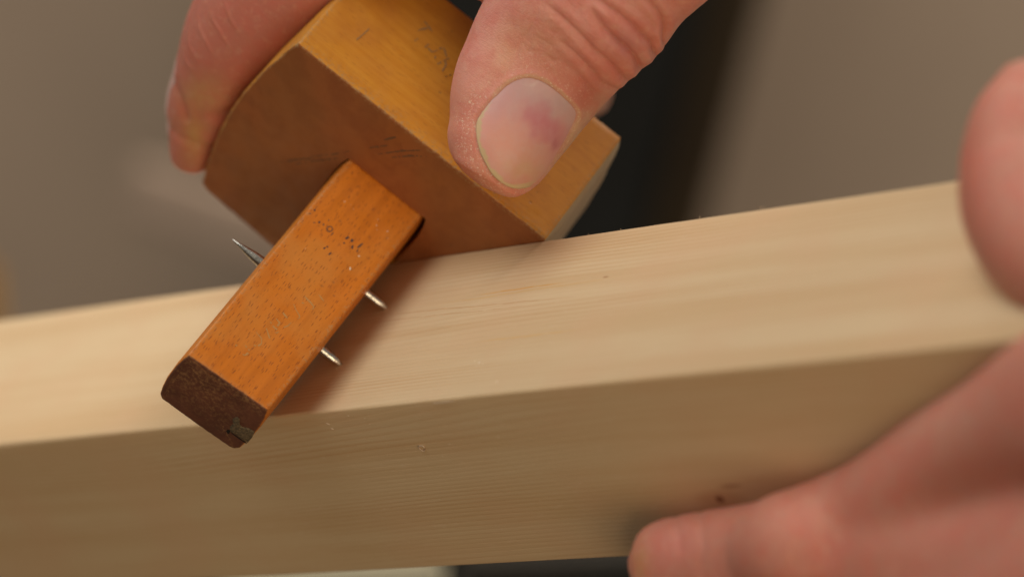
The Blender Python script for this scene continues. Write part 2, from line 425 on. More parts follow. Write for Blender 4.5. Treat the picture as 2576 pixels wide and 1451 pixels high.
def flakes(name, spots, M, parent, up, mat=FLAKE, kind='stuff'):
    V, Fc = [], []
    up = np.array(up, float)
    t1 = np.cross(up, [0.31, .9, .2]); t1 /= np.linalg.norm(t1); t2 = np.cross(up, t1)
    for c, rx, ry, ang in spots:
        b = len(V); k = 7; ph = rng.uniform(.7, 1.25, k); ca_, sa_ = math.cos(ang), math.sin(ang)
        V.append(np.array(c) + up * min(rx, ry) * .55)
        for j in range(k):
            th = 2 * math.pi * j / k; u_, v_ = rx * math.cos(th) * ph[j], ry * math.sin(th) * ph[j]
            V.append(np.array(c) + t1 * (u_ * ca_ - v_ * sa_) + t2 * (u_ * sa_ + v_ * ca_) + up * .01)
        for j in range(k): Fc.append((b, b + 1 + j, b + 1 + (j + 1) % k))
    o = mesh(name, V, Fc, mat, parent, False, None if parent else M)
    if kind: o['kind'] = kind
    return o
fs = []
for (px, py, r1, r2) in ((826, 1066, .22, .55), (836, 1078, .3, .45), (876, 1045, .16, .3), (918, 1052, .14, .2), (930, 1066, .18, .14), (1253, 1099, .2, .18),
                         (1131, 1117, .15, .2), (1114, 1147, .22, .12), (876, 1146, .15, .1), (1330, 1063, .1, .1), (1240, 1078, .1, .08)):
    q = on_front(px, py); fs.append(((q[0], -39.06, q[2]), r1 * .8, r2 * .8, rng.uniform(0, 3)))
for _ in range(90):
    px = rng.uniform(60, 1650); py = 1455 - .045 * px - rng.uniform(15, 330); q = on_front(px, py)
    if -33 < q[2] < -1: fs.append(((q[0], -39.055, q[2]), rng.uniform(.04, .11), rng.uniform(.04, .10), rng.uniform(0, 3)))
flakes('sawdust', fs, B, plank, (0, -1, 0))
ft = []
for px, py, r in ((1206, 912, .28), (1195, 908, .18), (1215, 915, .15), (1250, 960, .25), (975, 772, .20), (985, 770, .16), (1006, 772, .12), (850, 913, .50), (858, 918, .2), (847, 926, .22), (1380, 720, .1)):
    q = on_top(px, py); ft.append(((q[0], q[1], .02), r, r * .8, rng.uniform(0, 3)))
flakes('pin_dust', ft, B, plank, (0, 0, 1))
# curled shaving: a thin ring lying on the front face
def shaving():
    c = on_front(1063, 1125); V, Fc = [], []; n = 40
    for i in range(n):
        a = 2 * math.pi * i / n * .97; rr = .56 + .05 * math.sin(3 * a)
        for r_, h in ((rr - .06, .02), (rr - .06, .26), (rr + .06, .26), (rr + .06, .02)):
            V.append((c[0] + r_ * math.cos(a), -39.05 - h, c[2] + r_ * math.sin(a) * .95))
    for i in range(n - 1):
        for k in range(4): Fc.append((4 * i + k, 4 * i + (k + 1) % 4, 4 * i + 4 + (k + 1) % 4, 4 * i + 4 + k))
    return mesh('wood_shaving', V, Fc, plain('shaving_pale', (.62, .47, .33), .6), None, True, B)
tag(shaving(), 'tiny curled ring-shaped shaving stuck to the front face of the plank', 'shaving')

# ------------------------------------------------------------------ the marking gauge
gauge = tag(empty('marking_gauge', G), 'worn orange wooden marking gauge with steel pins, its stem lying across the plank', 'marking gauge')
def gpart(name, V, Fc, mat, smooth=True, parent=gauge):
    return mesh(name, V, Fc, mat, parent, smooth)
def resample(P, step):
    P = np.array(P, float); Q = np.vstack([P, P[:1]]); d = np.r_[0, np.cumsum(np.linalg.norm(np.diff(Q, axis=0), axis=1))]
    n = int(d[-1] / step); t = np.linspace(0, d[-1], n, endpoint=False)
    return np.column_stack([np.interp(t, d, Q[:, 0]), np.interp(t, d, Q[:, 1])])
def chaikin(P, k=2, keep=()):
    P = np.array(P, float)
    for _ in range(k):
        Q = np.roll(P, -1, 0); P = np.stack([.75 * P + .25 * Q, .25 * P + .75 * Q], 1).reshape(-1, 2)
    return P
def normals2(P):
    t = np.roll(P, -1, 0) - np.roll(P, 1, 0); t /= np.linalg.norm(t, axis=1)[:, None] + 1e-9
    return np.column_stack([t[:, 1], -t[:, 0]])
# outlines in (y, z); counter-clockwise seen from +x? orientation fixed below
hl = [(0.19, -.05), (-.62, -2.32), (-2.2, -11.98), (-2.95, -19.77), (-3.1, -26.0), (-2.7, -32.73), (-2.02, -38.68), (-1.27, -43.39), (-.75, -46.0), (-.3, -47.3), (1.0, -47.9), (6.65, -48.33), (14.78, -48.9), (25.4, -49.1)]
hr = [(50.9 - y, z) for y, z in hl[::-1][1:]]
HEAD = resample(hl + hr, .45)
st = [(17.75, -15.95), (17.3, -18.0), (17.05, -20.98), (17.02, -25.28), (17.28, -28.37), (17.6, -30.3), (18.3, -31.15), (21.66, -31.36), (26.49, -31.47), (31.2, -31.5), (32.3, -31.2), (33.0, -29.95), (33.35, -24.99), (33.42, -21.5), (33.2, -18.5), (32.75, -15.95)]
STEM = resample(st, .35)
def area2(P): x, y = P[:, 0], P[:, 1]; return .5 * np.sum(x * np.roll(y, -1) - y * np.roll(x, -1))
if area2(HEAD) < 0: HEAD = HEAD[::-1]
if area2(STEM) < 0: STEM = STEM[::-1]
def sect_loft(P, stations, jitter=.0, wearx=None):
    """stations: list of (x, inset) ; outward normal for ccw polygon"""
    N = normals2(P); V = []; n = len(P); we = []
    r = np.random.default_rng(11)
    for x, ins, wv in stations:
        j = np.convolve(r.normal(0, 1, n + 4), [.25, .5, .25], 'same')[:n] * jitter * (1 if wv > 0 else .15)
        Q = P - N * (ins + np.abs(j)[:, None]) ; xx = x(P) if callable(x) else np.full(n, x)
        V.append(np.column_stack([xx - (np.abs(j) * .6 if wv > 0 else 0), Q])); we += [wv] * n
    V = np.concatenate(V); Fc = []
    for i in range(len(stations) - 1):
        for j in range(n):
            a, b = i * n + j, i * n + (j + 1) % n; Fc.append((a, b, b + n, a + n))
    return V, Fc, np.array(we)
def cap(V, idx_loops):
    loops = [[Vector((0.0, V[i][1], V[i][2])) for i in L] for L in idx_loops]
    flat = [i for L in idx_loops for i in L]
    return [tuple(flat[k] for k in t) for t in tessellate_polygon(loops)]
# corner sharpness of the head outline adds to wear along the long edges
def edge_attr(P):
    N = normals2(P); tr = np.linalg.norm(np.roll(N, -2, 0) - np.roll(N, 2, 0), axis=1); 
    return np.clip((tr - .5) * 1.6, 0, 1)
def build_head():
    stn = [(0.0, .55, 0), (-.04, .30, .7), (-.18, .10, 1), (-.45, 0, .8), (-.95, 0, .5), (-1.8, 0, .22), (-3.2, 0, .0)] + [(x, 0, 0) for x in np.linspace(-4.5, -25.5, 11)] + [(-26.3, 0, .2), (-26.8, .2, .8), (-27.1, .7, 0)]
    V, Fc, we = sect_loft(HEAD, stn, .09)
    n = len(HEAD); ea = np.tile(edge_attr(HEAD), len(stn)); we = np.maximum(we, ea * .8)
    # mortise: looser than the stem, most of all on its right side
    H0 = STEM.copy(); c = H0.mean(0)
    N = normals2(H0); off = .10 + .75 * np.clip(N[:, 0], 0, 1) + .12 * np.clip(-N[:, 0], 0, 1) + .5 * np.clip(-N[:, 1], 0, 1) + .07 * np.clip(N[:, 1], 0, 1)
    H = H0 + N * off[:, None]
    base = len(V); hs = [(.0, .22), (-.12, .06), (-.4, 0), (-13, 0), (-27.1, 0)]
    hv = []
    for x, ex in hs:
        Q = H + N * ex; hv.append(np.column_stack([np.full(len(Q), x), Q]))
    V = np.vstack([V] + hv); m = len(H)
    for i in range(len(hs) - 1):
        for j in range(m):
            a, b = base + i * m + j, base + i * m + (j + 1) % m; Fc.append((a, a + m, b + m, b))
    k = len(Fc)
    Fc += cap(V, [list(range(n)), list(range(base, base + m))[::-1]])
    last = (len(stn) - 1) * n; lastm = base + (len(hs) - 1) * m
    Fc += cap(V, [list(range(last, last + n)), list(range(lastm, lastm + m))[::-1]])
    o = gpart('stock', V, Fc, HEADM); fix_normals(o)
    for p in list(o.data.polygons)[k:]: p.use_smooth = False
    set_attr(o.data, 'wear', np.r_[we, np.zeros(len(V) - len(we))])
    return o
head = build_head()
def build_stem():
    L = lambda P: 48.5 + (25.2 - P[:, 0]) / 15 * 1.05
    f = lambda dx: (lambda P: L(P) + dx)
    stn = [(f(0), .55, 0), (f(-.05), .28, .3), (f(-.2), .10, .5), (f(-.5), .0, .3), (f(-1.0), 0, 0)] + [(x, 0, 0) for x in np.linspace(46, -40, 46)] + [(-40.4, .5, 0)]
    V, Fc, we = sect_loft(STEM, stn, .05); n = len(STEM)
    ea = np.tile(edge_attr(STEM), len(stn)); we = np.maximum(we, ea * .75); k = len(Fc)
    dq = on_plane(815, 842, G, 2, -15.95); we = np.clip(we + 1.5 * np.exp(-((V[:, 0] - dq[0]) / 1.6) ** 2 - ((V[:, 1] - 32.75) / .5) ** 2 - ((V[:, 2] + 15.95) / .5) ** 2), 0, 1.4)
    # wavering arrises
    Fc.append(tuple(range(n))); Fc.append(tuple(range((len(stn) - 1) * n, len(stn) * n)))
    o = gpart('stem', V, Fc, STEMM); fix_normals(o)
    for p in list(o.data.polygons)[k:]: p.use_smooth = False
    set_attr(o.data, 'wear', we)
    return o
stem = build_stem()
# splintered dent in the stem's right arris, above the lower pin
def pin(x, z, y0, y1, tip_len, rad=.86):
    """steel pin along +-y, from inside the stem (y0) to its point (y1)"""
    sgn = 1 if y1 > y0 else -1; n = 20; prof = [(y0, rad), (y1 - sgn * tip_len, rad), (y1 - sgn * tip_len * .65, rad * .80), (y1 - sgn * tip_len * .3, rad * .42), (y1 - sgn * .12, rad * .10), (y1, .01)]
    V, Fc = [], []
    for y, r in prof:
        for j in range(n): a = 2 * math.pi * j / n; V.append((x + r * math.cos(a), y, z + r * math.sin(a)))
    for i in range(len(prof) - 1):
        for j in range(n): a, b = i * n + j, i * n + (j + 1) % n; Fc.append((a, b, b + n, a + n))
    o = gpart('pin', V, Fc, STEEL); fix_normals(o); return o
pin(13.04, -24.0, 27, 38.4, 2.6); pin(27.17, -24.3, 27, 38.2, 2.6)
pa = on_plane(585, 601, G, 2, -21.0); pb = on_plane(660, 662, G, 2, -21.0)
print('upper pin', pa, pb)
pin((pa[0] + pb[0]) / 2, -21.0, 22, pa[1], 6.4, .98)
# bright turned rim of the pins where they leave the wood
def plug(x, z, y, r=1.0):
    V, Fc = [], []; n = 18
    for yy, rr in ((y - .3, r), (y + .10, r), (y + .16, r * .75)):
        for j in range(n): a = 2 * math.pi * j / n; V.append((x + rr * math.cos(a) * (1 + .06 * math.sin(3 * a)), yy, z + rr * math.sin(a)))
    for i in range(2):
        for j in range(n): a, b = i * n + j, i * n + (j + 1) % n; Fc.append((a, b, b + n, a + n))
    Fc.append(tuple(range(2 * n, 3 * n))); return gpart('pin_collar', V, Fc, STEEL)
plug(13.04, -24.0, 33.40, .95); plug(27.17, -24.3, 33.40, .95)

def strokes(name, lines, mat, M, axis, val, width, lift, parent, taper=True):
    """thin raised or scratched lines on a face, drawn as ribbons a hair above it"""
    V, Fc = [], []
    for ln in lines:
        P = np.array([on_plane(x, y, M, axis, val) for x, y in ln])
        # resample
        d = np.r_[0, np.cumsum(np.linalg.norm(np.diff(P, axis=0), axis=1))]; n = max(4, int(d[-1] / .35)); t = np.linspace(0, d[-1], n)
        P = np.column_stack([np.interp(t, d, P[:, k]) for k in range(3)])
        P += rng.normal(0, .025, P.shape)
        T = np.gradient(P, axis=0); T /= np.linalg.norm(T, axis=1)[:, None] + 1e-9
        up = np.zeros(3); up[axis] = 1 if lift > 0 else -1; S = np.cross(T, up); b = len(V)
        for i in range(n):
            ww = width * .5 * rng.uniform(.35, 1.15) * (math.sin(math.pi * (i + .5) / n) ** .4 if taper else 1)
            for s in (-1, 1):
                q = P[i] + S[i] * ww * s; q[axis] = val + lift; V.append(q)
        for i in range(n - 1):
            if rng.random() < .86: Fc.append((b + 2 * i, b + 2 * i + 1, b + 2 * i + 3, b + 2 * i + 2))
    o = mesh(name, V, Fc, mat, parent, False); return o
def crop(x0, y0, k): return lambda pts: [((x0 + a / k) * .62891, (y0 + b / k) * .62891) for a, b in pts]
c2 = crop(940, 1140, 4.535)
LET = [[(180, 1090), (265, 1180), (245, 1225), (180, 1270), (90, 1250)], [(0, 1080), (40, 1100)],
       [(380, 850), (480, 960), (485, 1060), (400, 1110), (300, 1070)], [(570, 790), (600, 890), (625, 965)],
       [(640, 660), (700, 760), (790, 840), (760, 870), (720, 865)], [(745, 600), (820, 690), (735, 770)],
       [(870, 500), (950, 610)], [(1025, 680), (960, 740), (890, 765), (850, 730)], [(1060, 340), (1110, 460), (1185, 580), (1135, 610)],
       [(1270, 210), (1360, 310), (1440, 410), (1380, 440)], [(1520, 170), (1605, 290)], [(1210, 320), (1260, 330)]]
strokes('scratched_lettering', [c2(l) for l in LET], SCRATCH, G, 2, -15.95, .32, .02, stem)
c3 = crop(1600, 60, 4.837)
LET2 = [[(470, 130), (560, 230), (620, 330)], [(350, 310), (440, 280), (540, 260)], [(280, 510), (350, 470)], [(480, 640), (560, 570)],
        [(540, 640), (600, 710), (660, 720), (740, 670), (820, 630)], [(700, 780), (670, 850)], [(850, 640), (880, 740), (900, 810)],
        [(720, 960), (800, 910), (920, 850), (960, 850)], [(885, 890), (885, 990), (815, 1095)]]
strokes('scratched_lettering', [c3(l) for l in LET2], SCRATCH2, G, 2, 0.0, .38, .025, head)
strokes('scratch', [[(893, 105), (930, 72)]], SCRATCH2, G, 2, 0.0, .22, .025, head)
strokes('scratch', [c3([(870, 1195), (1000, 1160)])], INK, G, 2, 0.0, .18, .03, head)
strokes('scratch', [[(950, 388), (1010, 380), (1062, 378)], [(985, 396), (1040, 392), (1075, 394)], [(930, 372), (975, 366)], [(735, 414), (800, 404), (865, 396)], [(700, 409), (760, 400), (812, 398)], [(780, 394), (840, 388), (880, 380)], [(965, 352), (1000, 344)]], plain('scratch_dark', (.155, .075, .035), .7), G, 0, 0.0, .42, .012, head)
# ink stamp remains
c1 = crop(1180, 760, 4.837)
def spots(name, lst, mat, cr, M, axis, val, lift, parent, k=1 / 4.837 * .62891 / 15.9):
    V, Fc = [], []
    ax = [i for i in range(3) if i != axis]
    for x, y, rx, ry, ang in lst:
        (px, py), = cr([(x, y)]); n = 14; b = len(V); ph = rng.uniform(.65, 1.3, n); ph = (ph + np.roll(ph, 1)) / 2; a0 = math.radians(ang)
        for j in range(n):
            th = 2 * math.pi * j / n; u_, v_ = rx * math.cos(th) * ph[j], ry * math.sin(th) * ph[j]
            qx, qy = cr([(x + u_ * math.cos(a0) - v_ * math.sin(a0), y + u_ * math.sin(a0) + v_ * math.cos(a0))])[0]
            q = on_plane(qx, qy, M, axis, val); q[axis] = val + lift; V.append(q)
        Fc.append(tuple(range(b, b + n)))
    return mesh(name, V, Fc, mat, parent, False)
ink1 = [(378, 390, 24, 20, 0), (470, 625, 24, 24, 20), (1010, 925, 40, 22, -30), (1105, 975, 32, 26, -40), (1110, 1110, 22, 36, 10), (565, 1125, 26, 18, -30), (628, 1098, 16, 16, 0), (675, 1235, 36, 14, -45), (1405 / 1.0, 0, 0, 0, 0)][:-1]
ink2 = [(285, 455, 26, 9, 0), (370, 630, 30, 10, 0), (550, 670, 15, 26, 20), (720, 850, 38, 12, -50), (950, 1025, 20, 20, 0), (1265, 1070, 72, 18, -38), (1210, 1175, 14, 30, 30), (655, 585, 14, 14, 0)]
ink2 += [(670 + 55 * math.cos(a), 755 + 48 * math.sin(a), 17, 13, math.degrees(a) + 90) for a in np.linspace(0, 5.6, 11)]
spots('ink_stamp', ink1, INK, c1, G, 2, -15.95, .018, stem)
spots('ink_stamp', ink2, plain('ink_faded', (.125, .070, .045), .6), c1, G, 2, -15.95, .016, stem)
def on_stem_flakes():
    L = []
    for x, y, r in ((1240, 1277, .22), (957, 225, .20), (1578, 690, .17), (1605, 570, .1), (1790, 800, .2), (200, 1130, .09), (1580, 770, .09), (1790, 930, .09), (1080, 290, .1), (1125, 370, .1)):
        (px, py), = c1([(x, y)]); q = on_plane(px, py, G, 2, -15.95); L.append(((q[0], q[1], -15.94), r * .8, r * .6, rng.uniform(0, 3)))
    (px, py) = (881, 676); q = on_plane(px, py, G, 2, -15.95); L.append(((q[0], q[1], -15.94), .33, .16, .8))
    return flakes('dust_specks', L, G, stem, (0, 0, 1))
on_stem_flakes()
# putty filling and hole in the end grain of the stem
def endpoint(px, py):
    for _ in range(4):
        q = on_plane(px, py, G, 0, 48.5); q = on_plane(px, py, G, 0, 48.5 + (25.2 - q[1]) / 15 * 1.05)
    return q
c4 = crop(620, 1380, 3.154)
pz = [(980, 925), (1040, 900), (1068, 930), (1070, 1000), (1110, 1030), (1190, 1045), (1262, 1090), (1225, 1165), (1170, 1228), (1100, 1190), (1010, 1120), (950, 1085), (945, 1030), (985, 990)]
P = np.array([endpoint(*p) for p in c4(pz)]); n = len(P); c = P.mean(0)
V = np.vstack([P + [.015, 0, 0], c + (P - c) * .88 + [.11, 0, 0], c + (P - c) * .5 + [.14, 0, 0], c[None] + [.12, 0, 0]]); V[n:3 * n] += rng.normal(0, .03, (2 * n, 3))
Fc = [(i * n + j, i * n + (j + 1) % n, (i + 1) * n + (j + 1) % n, (i + 1) * n + j) for i in range(2) for j in range(n)] + [(2 * n + j, 2 * n + (j + 1) % n, 3 * n) for j in range(n)]
gpart('putty', V, Fc, PUTTY, True, stem)
def endpatch(name, pts, mat, lift=.02):
    P = np.array([endpoint(*p) for p in c4(pts)]) + [lift, 0, 0]; return gpart(name, P, [tuple(range(len(P)))], mat, False, stem)
endpatch('nail_hole', [(898, 1085), (915, 1062), (945, 1068), (952, 1090), (932, 1118), (912, 1108)], BLACK)
endpatch('crack', [(950, 1088), (1010, 1128), (1100, 1195), (1165, 1232), (1150, 1240), (1060, 1180), (980, 1122)], BLACK, .012)

# ------------------------------------------------------------------ hands
class Finger:
    """swept limb: stations [px, py, depth, half-width, dorsal thickness, palmar thickness, roll]"""
    def __init__(s, st, side=None, n=90, m=72, expo=2.25, cap_end=True, view=(0, 0, -1.)):
        st = np.array(st, float); P = np.array([at(a, b, c) for a, b, c in st[:, :3]]); D = np.column_stack([P, st[:, 3:]])
        d = np.r_[0, np.cumsum(np.sqrt(np.linalg.norm(np.diff(P, axis=0), axis=1)) + .15)]
        t = d / d[-1]; s.t = t
        m_ = np.gradient(D, t, axis=0)
        # monotone-ish cubic hermite
        def H(u):
            k = np.clip(np.searchsorted(t, u) - 1, 0, len(t) - 2); h = t[k + 1] - t[k]; x = (u - t[k]) / h
            x_ = x[:, None]; h_ = h[:, None]
            return (2 * x_**3 - 3 * x_**2 + 1) * D[k] + (x_**3 - 2 * x_**2 + x_) * h_ * m_[k] + (-2 * x_**3 + 3 * x_**2) * D[k + 1] + (x_**3 - x_**2) * h_ * m_[k + 1]
        s.H = H; s.side = side; s.expo = expo; s.n = n; s.m = m; s.view = np.array(view, float)
    def frames(s, u):
        D = s.H(u); C = D[:, :3]; e = 1e-3
        T = s.H(np.clip(u + e, 0, 1))[:, :3] - s.H(np.clip(u - e, 0, 1))[:, :3]; T /= np.linalg.norm(T, axis=1)[:, None] + 1e-12
        if s.side is not None:
            S = np.tile(np.array([s.side[0], s.side[1], 0.0]), (len(u), 1))
        else:
            S = np.cross(np.tile(-s.view, (len(u), 1)), T)
        S /= np.linalg.norm(S, axis=1)[:, None]
        if s.side is not None: Dd = np.cross(S, T); 
        else: Dd = np.cross(S, T)
        Dd /= np.linalg.norm(Dd, axis=1)[:, None]
        sg = np.sign(Dd @ s.view)[:, None]; sg[sg == 0] = 1; Dd = Dd * sg
        r = np.radians(D[:, 6])[:, None]
        S2 = S * np.cos(r) - Dd * np.sin(r) * 1; D2 = Dd * np.cos(r) + S * np.sin(r)
        return C, S2, D2, D
    def surf(s, u, th):
        u = np.atleast_1d(u).astype(float); th = np.atleast_1d(th).astype(float)
        C, S, Dd, D = s.frames(u); c, si = np.cos(th), np.sin(th); p = 2 / s.expo
        x = np.sign(c) * np.abs(c) ** p * D[:, 3]; y = np.sign(si) * np.abs(si) ** p * np.where(si > 0, D[:, 4], D[:, 5])
        return C + S * x[:, None] + Dd * y[:, None]
    def mesh(s):
        u = np.linspace(0, 1, s.n); th = np.linspace(0, 2 * np.pi, s.m, endpoint=False)
        U, TH = np.meshgrid(u, th, indexing='ij'); V = s.surf(U.ravel(), TH.ravel()); n, m = s.n, s.m; Fc = []
        for i in range(n - 1):
            for j in range(m): a, b = i * m + j, i * m + (j + 1) % m; Fc.append((a, b, b + m, a + m))
        c0 = V[:m].mean(0); c1 = V[-m:].mean(0); V = np.vstack([V, c0, c1])
        Fc += [(j, (j + 1) % m, n * m) for j in range(m)]; Fc += [((n - 1) * m + j, (n - 1) * m + (j + 1) % m, n * m + 1) for j in range(m)]
        return V, Fc

def union(parts, voxel, smooth_it=6):
    """one continuous surface from overlapping swept forms, in camera mm"""
    V, Fc = [], []; b = 0
    for pv, pf in parts: V.append(pv); Fc += [tuple(i + b for i in f) for f in pf]; b += len(pv)
    V = np.vstack(V); me = bpy.data.meshes.new('tmp'); me.from_pydata(V.tolist(), [], Fc)
    bm = bmesh.new(); bm.from_mesh(me)
    bmesh.ops.recalc_face_normals(bm, faces=bm.faces); bm.to_mesh(me); bm.free()
    o = bpy.data.objects.new('tmp', me); COL.objects.link(o)
    md = o.modifiers.new('r', 'REMESH'); md.mode = 'VOXEL'; md.voxel_size = voxel; md.use_smooth_shade = True
    dg = bpy.context.evaluated_depsgraph_get(); dg.update(); ev = o.evaluated_get(dg); m2 = bpy.data.meshes.new_from_object(ev)
    n = len(m2.vertices); co = np.empty(n * 3); m2.vertices.foreach_get('co', co); co = co.reshape(-1, 3)
    nf = len(m2.polygons); q = np.empty(len(m2.loops), np.int64); m2.loops.foreach_get('vertex_index', q)
    faces = q.reshape(-1, 4) if len(q) == nf * 4 else None
    bpy.data.objects.remove(o)
    ed = np.empty(len(m2.edges) * 2, np.int64); m2.edges.foreach_get('vertices', ed); ed = ed.reshape(-1, 2)
    deg = np.bincount(ed.ravel(), minlength=n)[:, None]
    def lap(X):
        S = np.zeros_like(X)
        for k in range(X.shape[1]): S[:, k] = np.bincount(ed[:, 0], X[ed[:, 1], k], n) + np.bincount(ed[:, 1], X[ed[:, 0], k], n)
        return S / deg
    for _ in range(smooth_it):      # Taubin, keeps the volume
        co = co + .55 * (lap(co) - co); co = co - .57 * (lap(co) - co)
    return m2, co, ed, lap
def vnormals(me, co):
    me.vertices.foreach_set('co', (co).ravel()); me.update()
    n = np.empty(len(me.vertices) * 3, np.float32); me.vertices.foreach_get('normal', n) if False else me.vertex_normals.foreach_get('vector', n)
    return n.reshape(-1, 3).astype(float)
def pix(co): return np.column_stack([W0 / 2 + F * co[:, 0] / co[:, 2], 725.5 + F * co[:, 1] / co[:, 2]])
def seg_dist(P, poly):
    poly = np.array(poly, float); best = np.full(len(P), 1e9); side = np.zeros(len(P)); par = np.zeros(len(P)); L = 0
    for a, b in zip(poly[:-1], poly[1:]):
        d = b - a; l = np.linalg.norm(d); t = np.clip(((P - a) @ d) / (l * l), 0, 1); c = a + t[:, None] * d; r = P - c; dist = np.linalg.norm(r, axis=1)
        m = dist < best; best[m] = dist[m]; sd = (P[:, 0] - a[0]) * d[1] - (P[:, 1] - a[1]) * d[0]; side[m] = np.sign(sd[m]); par[m] = L + t[m] * l; L += l
    return best, side, par / L
def inside(P, poly):
    poly = np.array(poly, float); c = np.zeros(len(P), bool); x, y = P[:, 0], P[:, 1]
    for (x0, y0), (x1, y1) in zip(poly, np.roll(poly, -1, 0)):
        m = ((y0 > y) != (y1 > y)); xi = (x1 - x0) * (y - y0) / (y1 - y0 + 1e-12) + x0; c ^= m & (x < xi)
    return c
def smooth_closed(pts, k=2): return chaikin(np.array(pts, float), k)

# --- thumb of the marking hand, rings given across the axis of the thumb (a: across, b: up the thumb)
def e12(a, b): return (a * .8670 + b * .4983, a * .4983 - b * .8670)
TH = [(198, 1287, 4, 503, 2, 2, 0), (203, 1290, 50, 503, 3.6, 3.4, 6), (214, 1286, 82, 503, 5.0, 4.6, 9), (231, 1279, 104, 503, 6.0, 5.5, 11), (268, 1273, 129, 503.4, 7.0, 6.6, 13), (305, 1270, 141, 504, 7.6, 7.3, 13),
      (365, 1258, 161, 505, 8.3, 8.0, 13), (433, 1253, 178, 506, 8.9, 8.6, 13), (498, 1255, 188, 506.5, 9.4, 9.2, 11), (551, 1257, 197, 506.5, 9.9, 9.8, 9),
      (607, 1264, 208, 506, 10.6, 10.4, 6), (666, 1274, 218, 505, 11.5, 10.8, 4), (717, 1283, 224, 504, 12.0, 11, 2), (775, 1288, 223, 503, 12.0, 11, 0),
      (816, 1293, 225, 502, 11.6, 11, 0), (890, 1312, 232, 500, 11.0, 11, 0), (1000, 1345, 240, 497, 11, 11.5, 0), (1150, 1400, 265, 492, 12, 13, 0), (1330, 1450, 300, 488, 13, 15, 0), (1500, 1480, 320, 486, 14, 16, 0)]
st = []
for b, a, hw, z, bd, bp, roll in TH:
    x, y = e12(a, b); st.append((x, y, z, hw * z / F, bd, bp, roll))
thumb = Finger(st, side=(.867, .4983), n=150, m=96, expo=2.2)
# --- index finger lying along the left cheek of the stock; seen from its side, back of the finger to the left
IX = [(488, 411, 551, 0.5, 0.4, 0.4, 0), (486, 405, 551, 2.2, 2.2, 2.0, 0), (486, 394, 550.5, 3.2, 3.6, 3.6, 0), (488, 375, 549, 4.1, 5.2, 5.0, 0), (497, 345, 548, 5.1, 6.4, 6.0, 0), (510, 305, 547.0, 6.2, 7.2, 7, 0), (528, 260, 544.4, 7.2, 7.8, 7.6, 0), (552, 210, 541, 7.8, 8.2, 8, 0), (571, 155, 537.5, 8.3, 8.8, 8.4, 0), (604, 95, 534, 9.6, 9.6, 9, 0), (654, 35, 531, 11.2, 10, 9.4, 0), (714, -30, 528, 11.4, 10, 9.6, 0), (794, -110, 525, 11.0, 10.2, 10, 0), (904, -210, 521, 11.2, 10.8, 10.4, 0), (1014, -330, 516, 12.0, 11.4, 11.2, 0), (1124, -480, 511, 13, 12.5, 12, 0)]
index = Finger(IX, n=120, m=72)
# middle finger reaching round behind the stock; its tip shows right of the thumb
MD = [(1472, 302, 566, 0.6, 0.5, 0.5, 0), (1471, 298, 566, 3.4, 3, 3, 0), (1466, 282, 566, 5.2, 5, 5, 0), (1456, 252, 566, 6.6, 6.6, 6.6, 0), (1437, 202, 566, 7.4, 7.5, 7.5, 0), (1407, 122, 566, 8, 8, 8, 0), (1372, 22, 564, 8.6, 8.5, 8.5, 0), (1322, -88, 558, 9.2, 9, 9, 0), (1272, -208, 548, 10, 10, 10, 0), (1242, -358, 535, 11, 11, 11, 0), (1222, -498, 522, 12, 12, 12, 0)]
middle = Finger(MD, n=90, m=60)
RG = [(1745, -30, 574, .6, .5, .5, 0), (1742, -38, 574, 4.5, 4.5, 4.5, 0), (1725, -70, 573, 6.8, 6.8, 6.8, 0), (1690, -120, 571, 8, 8, 8, 0), (1630, -200, 566, 8.5, 8.5, 8.5, 0), (1560, -320, 554, 9.5, 9.5, 9.5, 0), (1490, -460, 538, 11, 11, 11, 0), (1430, -600, 524, 12, 12, 12, 0)]
ring_f = Finger(RG, n=70, m=48)
LT = [(1935, -210, 570, .6, .5, .5, 0), (1930, -218, 570, 4, 4, 4, 0), (1905, -245, 569, 6, 6, 6, 0), (1850, -300, 566, 7, 7, 7, 0), (1760, -400, 556, 8, 8, 8, 0), (1660, -530, 542, 9.5, 9.5, 9.5, 0), (1560, -680, 526, 11, 11, 11, 0)]
little_f = Finger(LT, n=70, m=48)
PALM = [(1180, -420, 510, 10, 9, 9, 0), (1210, -450, 508, 18, 13, 12, 0), (1290, -520, 505, 27, 16, 15, 0), (1420, -640, 502, 34, 18, 17, 0), (1580, -790, 500, 38, 19, 18, 0), (1760, -960, 500, 36, 20, 19, 0), (1950, -1150, 502, 31, 20, 19, 0),
        (2150, -1350, 506, 28, 20, 19, 0), (2500, -1700, 515, 30, 23, 22, 0), (3000, -2200, 530, 35, 28, 27, 0), (3500, -2700, 545, 40, 33, 32, 0)]
palm = Finger(PALM, n=110, m=80)
WEB = [(1190, -240, 515, 8.5, 7, 8, 0), (1250, -150, 508, 10, 7, 9, 0), (1330, -180, 502, 13, 9, 10, 0), (1400, -260, 498, 17, 11, 11, 0), (1520, -400, 496, 22, 14, 14, 0), (1600, -600, 497, 24, 15, 15, 0), (1650, -800, 499, 20, 14, 14, 0)]
web = Finger(WEB, n=50, m=50)

